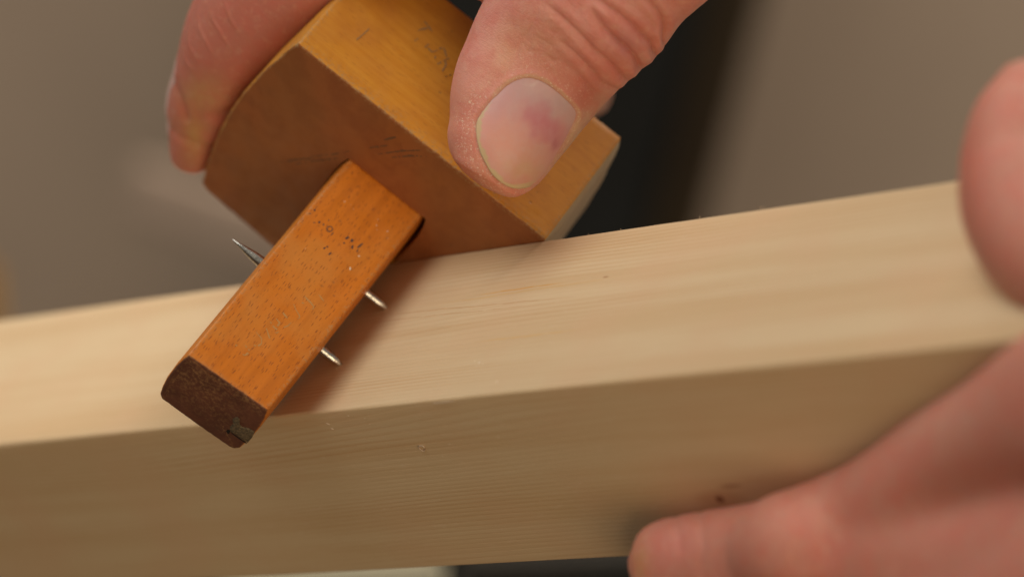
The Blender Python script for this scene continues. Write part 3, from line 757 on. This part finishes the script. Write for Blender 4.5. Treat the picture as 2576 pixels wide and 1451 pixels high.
me, co, ed, lap = union([f.mesh() for f in (thumb, index, middle, ring_f, little_f, palm, web)], .25, 6)
print('hand verts', len(co))
N = vnormals(me, co); base_co = co.copy(); base_N = N.copy()
P2 = pix(co); view = -co / np.linalg.norm(co, axis=1)[:, None]; facing = np.einsum('ij,ij->i', N, view)
tz = (co[:, 2] < 515)
is_thumb = tz & (P2[:, 0] > 1050) & (P2[:, 1] < 560) & (facing > -.25)
c6 = lambda pts: [(1119.4 + a * .24266, 163.5 + b * .24266) for a, b in pts]
NAIL = smooth_closed(c6([(372, 520), (395, 480), (450, 410), (520, 325), (600, 235), (700, 165), (800, 130), (900, 128), (1000, 158), (1100, 218), (1200, 298), (1300, 390), (1360, 460), (1376, 510), (1362, 570), (1320, 660), (1262, 785), (1172, 922), (1098, 1060), (1008, 1182), (902, 1262), (785, 1288), (680, 1275), (600, 1230), (515, 1165), (455, 1085), (415, 1005), (375, 925), (345, 830), (326, 720), (328, 610), (348, 555)]), 2)
nd, _, _ = seg_dist(P2[is_thumb], np.vstack([NAIL, NAIL[:1]])); ins = inside(P2[is_thumb], NAIL)
sd = np.full(len(co), 1e3); sd[is_thumb] = np.where(ins, -nd, nd)          # signed distance to the nail outline, reference px
# which side: cuticle (up the thumb) or free edge
ncx, ncy = NAIL.mean(0); ax_ = ((P2[:, 0] - ncx) * .62 - (P2[:, 1] - ncy) * .78) / 130   # +1 cuticle, -1 free edge
dsp = np.zeros(len(co))
cut = np.clip((ax_ + .15) / .8, 0, 1)
right = np.clip(((P2[:, 0] - ncx) * .78 + (P2[:, 1] - ncy) * .62 - 60) / 60, 0, 1)
m = is_thumb & (sd < 60)
dsp[m] += np.where(sd[m] < 0, -.55 * np.clip((-sd[m] - 3) / 7, 0, 1), 0)
ridge = np.exp(-((sd - 9) / 8) ** 2); dsp[m] += (ridge * (.05 + .10 * cut))[m] * np.where(sd[m] < 0, np.clip(1 + sd[m] / 4, 0, 1), 1)
free = np.clip(1 - cut * 2, 0, 1) * (1 - right)
dsp[m] -= (free * .24 * np.exp(-((sd - 2) / 6) ** 2))[m]
# knuckle folds
c7 = lambda pts: [(1257.8 + a * .2197, b * .2197) for a, b in pts]
FOLDS = [([(640, 420), (700, 480), (850, 600), (980, 730), (1090, 860), (1180, 960), (1290, 1010), (1400, 1040)], .42, 6.5),
         ([(500, 0), (540, 60), (700, 190), (850, 330), (980, 460), (1080, 580), (1200, 670), (1300, 760), (1400, 880), (1500, 950)], .55, 7.5),
         ([(1040, 60), (1110, 200), (1200, 330), (1330, 450), (1440, 540), (1540, 640), (1610, 780), (1700, 860)], .85, 8.5),
         ([(1080, -60), (1130, 0), (1290, 110), (1420, 200), (1530, 290), (1640, 400), (1740, 480), (1780, 600), (1830, 680)], .75, 7.5),
         ([(1600, -120), (1690, 0), (1790, 110), (1870, 220), (1895, 330), (1880, 470), (1900, 560)], .70, 7.0),
         ([(2000, -60), (2090, 120), (2150, 260)], .12, 9), ([(2200, -60), (2230, 60), (2300, 160)], .10, 9),
         ([(850, 930), (960, 970), (1060, 1060)], .16, 5), ([(480, 640), (700, 700), (860, 830), (1000, 960)], .16, 7)]
FINE = [[(370, 380), (420, 425), (480, 460), (560, 510), (650, 545)], [(450, 50), (430, 160), (380, 280), (250, 450), (215, 600), (190, 760)], [(490, 180), (580, 180), (640, 190), (720, 210)], [(640, 200), (560, 280), (560, 330), (640, 400)],
        [(300, 420), (360, 520), (300, 640)], [(380, 290), (300, 430), (260, 600)], [(440, 740), (500, 710), (560, 700), (640, 700)], [(900, 60), (920, 130), (915, 220)], [(620, 400), (680, 350), (730, 330)], [(470, 20), (500, 120), (480, 190)],
        [(700, 480), (760, 490), (850, 480)], [(280, 560), (360, 610), (420, 640)], [(960, 540), (990, 640), (980, 700)], [(1200, 560), (1150, 640)], [(560, 640), (650, 760), (740, 860), (830, 900)], [(500, 620), (600, 690), (700, 760), (780, 830)],
        [(780, 0), (830, 90), (900, 180)], [(250, 480), (330, 560), (450, 600)]]
mt = is_thumb; Pm = P2[mt]; dd = np.zeros(mt.sum())
fw = np.clip((facing[mt] + .05) / .45, 0, 1) * .9 + .1
for ln, dep, sg in FOLDS:
    q = c7(ln); d, s_, par = seg_dist(Pm, q); end = np.clip(par / .12, 0, 1) * np.clip((1 - par) / .04 + .35, 0, 1) * (.55 + .6 * par)
    dep *= .95; dd += end * (-dep * (.50 * np.exp(-(d / (sg * .50)) ** 2) + .50 * np.exp(-(d / (sg * 1.35)) ** 2)) + dep * .38 * np.exp(-((d - sg * 2.6) / (sg * 1.3)) ** 2))
for ln in FINE:
    q = c7(ln); d, s_, par = seg_dist(Pm, q); dd += -.075 * np.exp(-(d / 3.4) ** 2) * np.clip(par / .15, 0, 1) * np.clip((1 - par) / .15, 0, 1)
dsp[mt] += dd * fw
# index finger: crease at the last joint, fine lines on its back
ix = (P2[:, 0] < 900) & (P2[:, 1] < 430) & (co[:, 2] > 515) & (facing > -.3)
Pi = P2[ix]; di = np.zeros(ix.sum())
for ln, dep, sg in [([(880, 215), (760, 275), (700, 283), (600, 280), (545, 290)], .7, 12), ([(470, 300), (455, 250), (440, 205)], .3, 8), ([(700, 420), (640, 430), (560, 440)], .25, 10)]:
    d, s_, par = seg_dist(Pi, ln); di += -dep * np.exp(-(d / sg) ** 2) * np.clip((1.1 - par), 0, 1) ** .6 + dep * .2 * np.exp(-((d - sg * 2.2) / sg) ** 2)
for ln in [[(495, 20), (500, 70), (520, 110), (540, 150)], [(470, 70), (478, 120), (500, 160)], [(520, 0), (535, 50), (565, 100), (590, 140)], [(460, 110), (465, 150), (490, 190)], [(560, -10), (580, 50), (605, 90)]]:
    d, s_, par = seg_dist(Pi, ln); di += .16 * np.exp(-(d / 3.5) ** 2) * np.sin(np.pi * np.clip(par, 0, 1))
dsp[ix] += di
co2 = co + N * dsp[:, None]
co2 = np.where((np.abs(dsp) > .01)[:, None], co2 * .8 + .2 * lap(co2), co2)

# skin colour: own tones, plus the hand's shade painted into the index; middle fingertip paler
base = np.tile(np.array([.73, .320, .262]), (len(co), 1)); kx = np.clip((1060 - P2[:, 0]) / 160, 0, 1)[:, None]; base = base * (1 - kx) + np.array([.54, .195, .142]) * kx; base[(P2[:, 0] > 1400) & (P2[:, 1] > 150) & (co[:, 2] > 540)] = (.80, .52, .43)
def tint(mask, cx, cy, rx, ry, ang, col, k):
    a = math.radians(ang); dx, dy = P2[:, 0] - cx, P2[:, 1] - cy; u_ = (dx * math.cos(a) + dy * math.sin(a)) / rx; v_ = (-dx * math.sin(a) + dy * math.cos(a)) / ry
    f = np.exp(-(u_ * u_ + v_ * v_)) * k * mask; base[:] = base * (1 - f[:, None]) + np.array(col) * f[:, None]
th_ = is_thumb.astype(float); ix_ = ix.astype(float)
tint(th_, 1200, 190, 60, 190, 25, (.70, .34, .27), .6)       # pinker flank
tint(th_, 1270, 130, 40, 110, 25, (.72, .40, .25), .6)       # paler strip
tint(th_, 1165, 330, 45, 120, 8, (.66, .27, .17), .7)
tint(th_, 1230, 450, 90, 40, 30, (.66, .27, .16), .7)
tint(th_, 1480, 240, 50, 60, 0, (.42, .11, .075), .75)       # reddened skin right of the nail
tint(th_, 1400, 190, 80, 40, 30, (.60, .22, .14), .5)
tint(th_, 1370, 90, 60, 60, 0, (.70, .38, .25), .5)
tint(th_, 1570, 110, 45, 35, 40, (.50, .19, .20), .6)
tint(th_, 1450, 340, 30, 110, 38, (.62, .42, .27), .8)       # yellowish fold beside the nail
tint(ix_, 520, 235, 60, 50, -20, (.60, .38, .16), .85)
tint(ix_, 490, 340, 32, 75, 0, (.60, .33, .12), .85)
tint(ix_, 545, 170, 120, 60, 10, (.60, .22, .165), .6)
tint(ix_, 560, 285, 90, 22, -8, (.52, .17, .11), .6)
# redder skin in the bottoms of the folds
fold = np.clip(-dsp / .5, 0, 1) * ((sd > 30) | ~is_thumb); base = base * (1 - .35 * fold[:, None]) + np.array([.50, .13, .07]) * .35 * fold[:, None]
cutc = (np.exp(-((sd - 4) / 4.5) ** 2) * is_thumb * np.clip(cut * 1.5 + .15, 0, 1)); base = base * (1 - .75 * cutc[:, None]) + np.array([.66, .42, .25]) * .75 * cutc[:, None]
dry = np.zeros(len(co))
dry[is_thumb] = np.clip(np.exp(-((sd[is_thumb] - 30) / 30) ** 2) * np.clip(free[is_thumb] + .35, 0, 1) + .9 * cutc[is_thumb], 0, 1)
dry[is_thumb] += .25 * np.exp(-(((P2[is_thumb] - [1370, 110]) / [70, 70]) ** 2).sum(1))

person = empty('person', Matrix.Translation(Vector(world(at(2400, -900, 470))[0])))
tag(person, 'two bare hands, one holding the marking gauge, the other gripping the plank', 'person')
def finish(me, co, tintc, dryc, label):
    me.vertices.foreach_set('co', ((world(co) - np.array(person.location)).astype(np.float32)).ravel()); me.name = 'hand'
    me.materials.clear(); me.materials.append(SKIN)
    me.polygons.foreach_set('use_smooth', np.ones(len(me.polygons), bool))
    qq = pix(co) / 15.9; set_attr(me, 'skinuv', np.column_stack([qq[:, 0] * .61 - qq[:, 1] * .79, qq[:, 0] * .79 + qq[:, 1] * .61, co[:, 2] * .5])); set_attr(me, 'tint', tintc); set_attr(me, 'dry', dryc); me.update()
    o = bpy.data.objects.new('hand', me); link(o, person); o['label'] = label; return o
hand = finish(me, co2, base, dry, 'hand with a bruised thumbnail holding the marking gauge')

# thumbnail: cast onto the thumb's own form, then domed
mesh_v, mesh_f = thumb.mesh(); tri = []
for f in mesh_f: tri.append(f)
bvh = BVHTree.FromPolygons([Vector(v) for v in mesh_v], tri)
def build_nail():
    c = NAIL.mean(0); K = 34; n = len(NAIL); V = []; tin = []
    for i in range(K + 1):
        s_ = (i / K) ** .8
        for j in range(n):
            p = c + (NAIL[j] - c) * s_; d = Vector(at(p[0], p[1], 1.0)).normalized(); h = bvh.ray_cast(Vector((0, 0, 0)), d)
            if h[0] is None: h = bvh.find_nearest(Vector(at(p[0], p[1], 498.0)))
            loc, nr = np.array(h[0]), np.array(h[1]); nr = nr if nr @ np.array(d) < 0 else -nr
            axp = ((p[0] - c[0]) * .62 - (p[1] - c[1]) * .78) / 130; fr = max(0, min(1, .25 - axp * 1.6))
            rt = max(0, min(1, ((p[0] - c[0]) * .78 + (p[1] - c[1]) * .62 - 40) / 60))
            edge = s_ ** 10
            hgt = .05 + .20 * (1 - s_ ** 2) + fr * .17 * (1 - rt) - edge * (.04 + .07 * (1 - fr)) - rt * .03
            V.append(loc + nr * hgt); tin.append(p)
    # relax the faceting of the cast
    V = np.array(V).reshape(K + 1, n, 3)
    for _ in range(10):
        W_ = V.copy(); W_[1:-1] = .5 * V[1:-1] + .125 * (V[:-2] + V[2:] + np.roll(V, 1, 1)[1:-1] + np.roll(V, -1, 1)[1:-1]); V = W_; V[0] = V[1].mean(0)
    lo = V[-1] + np.array([0, 0, .5]) ; V = np.concatenate([V, ((V[-1] - V[0]) * .985 + V[0] + np.array([0, 0, .45]))[None]]); tin = np.array(tin + tin[-n:])
    V = V.reshape(-1, 3); Fc = []
    for i in range(K + 1):
        for j in range(n): a, b = i * n + j, i * n + (j + 1) % n; Fc.append((a, b, b + n, a + n))
    col = np.tile(np.array([.70, .35, .31]), (len(tin), 1))
    wx = 5 * np.sin(tin[:, 1] * .11 + 1) + 4 * np.sin(tin[:, 0] * .19 + tin[:, 1] * .07); wy = 5 * np.sin(tin[:, 0] * .13) + 3 * np.sin(tin[:, 1] * .23 + tin[:, 0] * .1)
    def tt(cx, cy, rx, ry, ang, c_, k):
        a = math.radians(ang); q = np.array(c6([(cx, cy)])[0]); dx, dy = tin[:, 0] - q[0] + wx, tin[:, 1] - q[1] + wy; rx *= .24266; ry *= .24266
        u_ = (dx * math.cos(a) + dy * math.sin(a)) / rx; v_ = (-dx * math.sin(a) + dy * math.cos(a)) / ry
        f = (np.exp(-(u_ * u_ + v_ * v_)) * k)[:, None]; col[:] = col * (1 - f) + np.array(c_) * f
    tt(900, 300, 520, 230, 25, (.58, .38, .39), .85); tt(560, 420, 200, 200, 0, (.62, .36, .37), .7); tt(1200, 430, 200, 160, 40, (.50, .38, .38), .6)
    tt(1000, 480, 130, 130, 40, (.52, .22, .25), .55); tt(1080, 700, 210, 150, 50, (.56, .17, .23), .66); tt(980, 600, 170, 110, 50, (.58, .20, .24), .45); tt(930, 560, 150, 120, 40, (.58, .20, .24), .6); tt(1150, 800, 70, 40, -40, (.36, .07, .13), .4)
    tt(560, 820, 260, 240, 20, (.74, .36, .28), .7); tt(820, 1080, 230, 110, 0, (.60, .38, .20), .6); tt(820, 1230, 200, 55, 0, (.62, .28, .20), .6); tt(900, 900, 200, 120, 0, (.62, .33, .24), .5)
    tt(900, 190, 60, 30, -20, (.70, .55, .50), .6)
    dE, _, par = seg_dist(tin, np.vstack([NAIL, NAIL[:1]]))
    inner = np.array(c6([(405, 505), (395, 600), (392, 760), (405, 880), (450, 1000), (505, 1105), (565, 1190), (650, 1242), (770, 1268), (860, 1250)]))
    dI, sI, pI = seg_dist(tin, inner)
    f = np.clip((11.5 + 3.2 * np.sin(tin[:, 1] * .09 + tin[:, 0] * .05) + 1.3 * np.sin(tin[:, 1] * .37) - dE) / 3.5, 0, 1)
    axn = ((tin[:, 0] - c[0]) * -.86 + (tin[:, 1] - c[1]) * .51) / 100
    f = f * np.clip((axn - .25) / .35, 0, 1) 
    col[:] = col * (1 - .9 * f[:, None]) + np.array([.60, .47, .26]) * .9 * f[:, None]
    t = NT('fingernail'); v = t.coords(); colr = t.attr('tint')[0]
    colr = t.mix(t.ramp(t.noise(v, .5, 4, .6), .4, .7, 0, .18), colr, (.66, .48, .44))
    h = t.noise(t.scl(v, (1, 1, 1)), .9, 3, .5)
    mt_ = t.set(Base_Color=colr, Roughness=.46, Normal=t.bump(h, .16, .0003), Specular_IOR_Level=.5)
    t.set(Subsurface_Weight=.35, Subsurface_Scale=.001, Subsurface_Radius=(1, .4, .3), Coat_Weight=.08, Coat_Roughness=.35)
    mm_ = bpy.data.meshes.new('thumbnail'); wv = world(V) - np.array(person.location); mm_.from_pydata(wv.tolist(), [], Fc); mm_.materials.append(mt_)
    mm_.polygons.foreach_set('use_smooth', np.ones(len(mm_.polygons), bool)); set_attr(mm_, 'tint', col); mm_.update()
    o = bpy.data.objects.new('thumbnail', mm_); link(o, hand); fix_normals(o); o['label'] = 'bruised thumbnail with a purple patch'; return o, mt_
nail_o, NAILM = build_nail()
def nail_patch(fg, u0, u1, th0, th1, lift=.22):
    nu, nv = 26, 26; V = []
    for i in range(nu):
        for j in range(nv):
            a, b = i / (nu - 1), j / (nv - 1); x = 2 * b - 1; sh = math.sqrt(max(0, 1 - abs(2 * a - 1) ** 3.2))
            u_ = u0 + (u1 - u0) * a; t_ = (th0 + th1) / 2 + (th1 - th0) / 2 * x * sh; p = fg.surf(u_, t_)[0]
            C, S, D2, _ = fg.frames(np.array([u_])); nr = p - C[0]; nr /= np.linalg.norm(nr)
            e = max(abs(x), abs(2 * a - 1)) ; V.append(p + nr * (lift - .5 * e ** 8))
    Fc = [(i * nv + j, i * nv + j + 1, (i + 1) * nv + j + 1, (i + 1) * nv + j) for i in range(nu - 1) for j in range(nv - 1)]
    m_ = bpy.data.meshes.new('fingernail'); m_.from_pydata((world(np.array(V)) - np.array(person.location)).tolist(), [], Fc); m_.materials.append(NAILM)
    m_.polygons.foreach_set('use_smooth', np.ones(len(m_.polygons), bool)); set_attr(m_, 'tint', np.tile([.66, .42, .38], (len(V), 1))); m_.update()
    return m_
o = bpy.data.objects.new('fingernail', nail_patch(index, .10, .40, math.radians(135), math.radians(235), .18)); link(o, hand); fix_normals(o)

# --- the other hand, gripping the right end of the plank: thumb over the top, fingers along the front
T2 = [(2606, 203.0, 436, 0.582, 0.5, 0.5, 0), (2605, 208.0, 436, 3.492, 3, 3, 0), (2600, 227.0, 435, 5.4319999999999995, 5, 5, 0), (2594, 270.0, 434, 7.178, 6.4, 6.4, 0), (2590, 345.0, 432, 8.73, 7.8, 7.5, 0), (2592, 435.0, 430, 9.603, 9, 8.5, 0), (2605, 518.6, 427, 9.991, 9.6, 9, 0), (2668, 610.6, 423, 10.282, 10.2, 9.5, 0), (2795, 682.6, 418, 10.863999999999999, 11, 10, 0), (2895, 783.8, 416, 12.222, 12, 11, 0), (3045, 880, 404, 14.549999999999999, 13, 12, 0), (3245, 990, 394, 17.46, 15, 14, 0), (3445, 1060, 386, 19.4, 18, 17, 0)]
thumb2 = Finger(T2, n=90, m=64)
I2 = [(1612, 1425, 476, 0.6, 0.5, 0.5, 0), (1616, 1425, 475.5, 3.6, 3.0, 3.5, 0), (1630, 1425, 475, 5.4, 4.8, 5.5, 0), (1664, 1425, 473.5, 6.8, 6.4, 7, 0), (1724, 1420, 471, 7.4, 7.4, 8, 0), (1824, 1412, 466, 7.9, 8.0, 8.5, 0), (1944, 1402, 459, 8.4, 8.4, 9, 0), (2040, 1380, 451, 9.0, 9, 10, 0), (2160, 1410, 451, 10, 10, 11, 0), (2300, 1428, 443, 10.6, 10.6, 11.5, 0), (2500, 1440, 432, 11.5, 11.5, 12, 0), (2750, 1400, 418, 13.5, 13, 13, 0), (3000, 1420, 402, 17, 15, 15, 0), (3300, 1300, 391, 22, 18, 18, 0)]
FL = [(2180, 1372, 455, 5, 5, 5, 0), (2280, 1340, 450, 8, 7.5, 8, 0), (2420, 1295, 443, 9.5, 9, 9, 0), (2560, 1255, 434, 11, 10.5, 10, 0), (2740, 1210, 423, 13, 12.5, 12, 0), (2960, 1190, 408, 16, 15, 14, 0)]
fill2 = Finger(FL, n=50, m=50)
MN = [(1900, 1385, 461, 4, 4, 4, 0), (1985, 1356, 457, 6.4, 6, 7, 0), (2090, 1316, 451, 6.9, 7, 8, 0), (2190, 1282, 447, 7.5, 7.6, 8, 0), (2286, 1235, 441, 8.2, 8.4, 9, 0), (2416, 1146, 433, 8.6, 9, 10, 0), (2540, 1080, 425, 9.0, 10, 11, 0), (2700, 1020, 415, 11.5, 12, 12, 0), (2900, 1020, 403, 16, 14, 14, 0), (3120, 1080, 394, 20, 17, 17, 0)]
mound2 = Finger(MN, n=60, m=56)
index2 = Finger(I2, n=110, m=64)
M2 = [(1700, 1770, 479, 0.6, 0.5, 0.5, 0), (1712, 1770, 479, 5, 5, 5, 0), (1750, 1770, 478, 7.6, 7.4, 7.4, 0), (1860, 1770, 473, 8.6, 8.4, 8.4, 0), (2020, 1755, 463, 9.2, 9, 9, 0), (2200, 1710, 450, 9.8, 9.8, 9.8, 0), (2380, 1640, 437, 10.8, 10.6, 10.6, 0), (2560, 1570, 426, 11.6, 11.4, 11.4, 0), (2800, 1490, 408, 13, 13, 13, 0), (3100, 1430, 398, 18, 17, 17, 0), (3350, 1410, 393, 20, 18, 18, 0)]
middle2 = Finger(M2, n=90, m=56)
R2 = [(1900, 1850, 462, .6, .5, .5, 0), (1915, 1850, 462, 5, 5, 5, 0), (1960, 1845, 460, 7.2, 7.2, 7.2, 0), (2150, 1810, 448, 8.6, 8.4, 8.4, 0), (2400, 1730, 430, 9.8, 9.8, 9.8, 0), (2650, 1640, 415, 11, 11, 11, 0), (3000, 1520, 400, 14, 14, 14, 0), (3350, 1440, 392, 18, 17, 17, 0)]
ring2 = Finger(R2, n=70, m=48)
L2 = [(2150, 2040, 452, .6, .5, .5, 0), (2165, 2038, 452, 4.6, 4.6, 4.6, 0), (2210, 2030, 449, 6.4, 6.4, 6.4, 0), (2400, 1990, 437, 7.6, 7.6, 7.6, 0), (2700, 1880, 418, 9, 9, 9, 0), (3050, 1720, 402, 12, 12, 12, 0), (3350, 1600, 394, 15, 15, 15, 0)]
little2 = Finger(L2, n=70, m=48)
P2S = [(3050, 1000, 400, 12, 10, 10, 0), (3120, 1050, 397, 22, 14, 14, 0), (3250, 1180, 392, 32, 17, 17, 0), (3450, 1320, 388, 38, 19, 19, 0), (3700, 1450, 388, 36, 20, 20, 0), (3950, 1560, 392, 30, 20, 20, 0), (4300, 1700, 398, 28, 21, 21, 0), (4900, 1900, 410, 34, 27, 27, 0), (5500, 2100, 420, 38, 32, 32, 0)]
palm2 = Finger(P2S, n=80, m=60)
me2, co_, ed2, lap2 = union([f.mesh() for f in (thumb2, mound2, fill2, index2, middle2, ring2, little2, palm2)], .6, 28)
print('hand2 verts', len(co_))
wl = np.clip((pix(co_)[:, :1] - 1900) / 200, 0, 1) * np.clip((pix(co_)[:, 1:2] - 880) / 60, 0, 1) * .5
for _ in range(70): co_ = co_ + wl * (lap2(co_) - co_)
N2 = vnormals(me2, co_); Q2 = pix(co_); dsp2 = np.zeros(len(co_))
for ln, dep, sg in [([(1990, 1240), (2020, 1330), (2010, 1420)], .16, 16), ([(2040, 1215), (2075, 1300), (2080, 1400)], .12, 16), ([(1760, 1290), (1770, 1360), (1760, 1440)], .2, 10), ([(1700, 1300), (1712, 1380)], .2, 8)]:
    d, s_, par = seg_dist(Q2, ln); dsp2 -= dep * np.exp(-(d / sg) ** 2)
co_2 = co_ + N2 * dsp2[:, None]
b2 = np.tile(np.array([.57, .235, .172]), (len(co_), 1))
def tint2(cx, cy, rx, ry, ang, col, k):
    a = math.radians(ang); dx, dy = Q2[:, 0] - cx, Q2[:, 1] - cy; u_ = (dx * math.cos(a) + dy * math.sin(a)) / rx; v_ = (-dx * math.sin(a) + dy * math.cos(a)) / ry
    f = (np.exp(-(u_ * u_ + v_ * v_)) * k)[:, None]; b2[:] = b2 * (1 - f) + np.array(col) * f
tint2(1700, 1360, 60, 60, 0, (.66, .24, .20), .6); tint2(1610, 1420, 25, 60, 0, (.50, .25, .10), .7); tint2(2050, 1300, 120, 60, -20, (.68, .30, .21), .5); tint2(2440, 420, 40, 110, 0, (.52, .16, .11), .7)
tint2(2400, 1050, 120, 80, 0, (.62, .33, .25), .5); tint2(2200, 1420, 150, 50, 0, (.50, .20, .13), .5)
hand2 = finish(me2, co_2, b2, np.zeros(len(co_)), 'blurred hand gripping the right end of the plank')
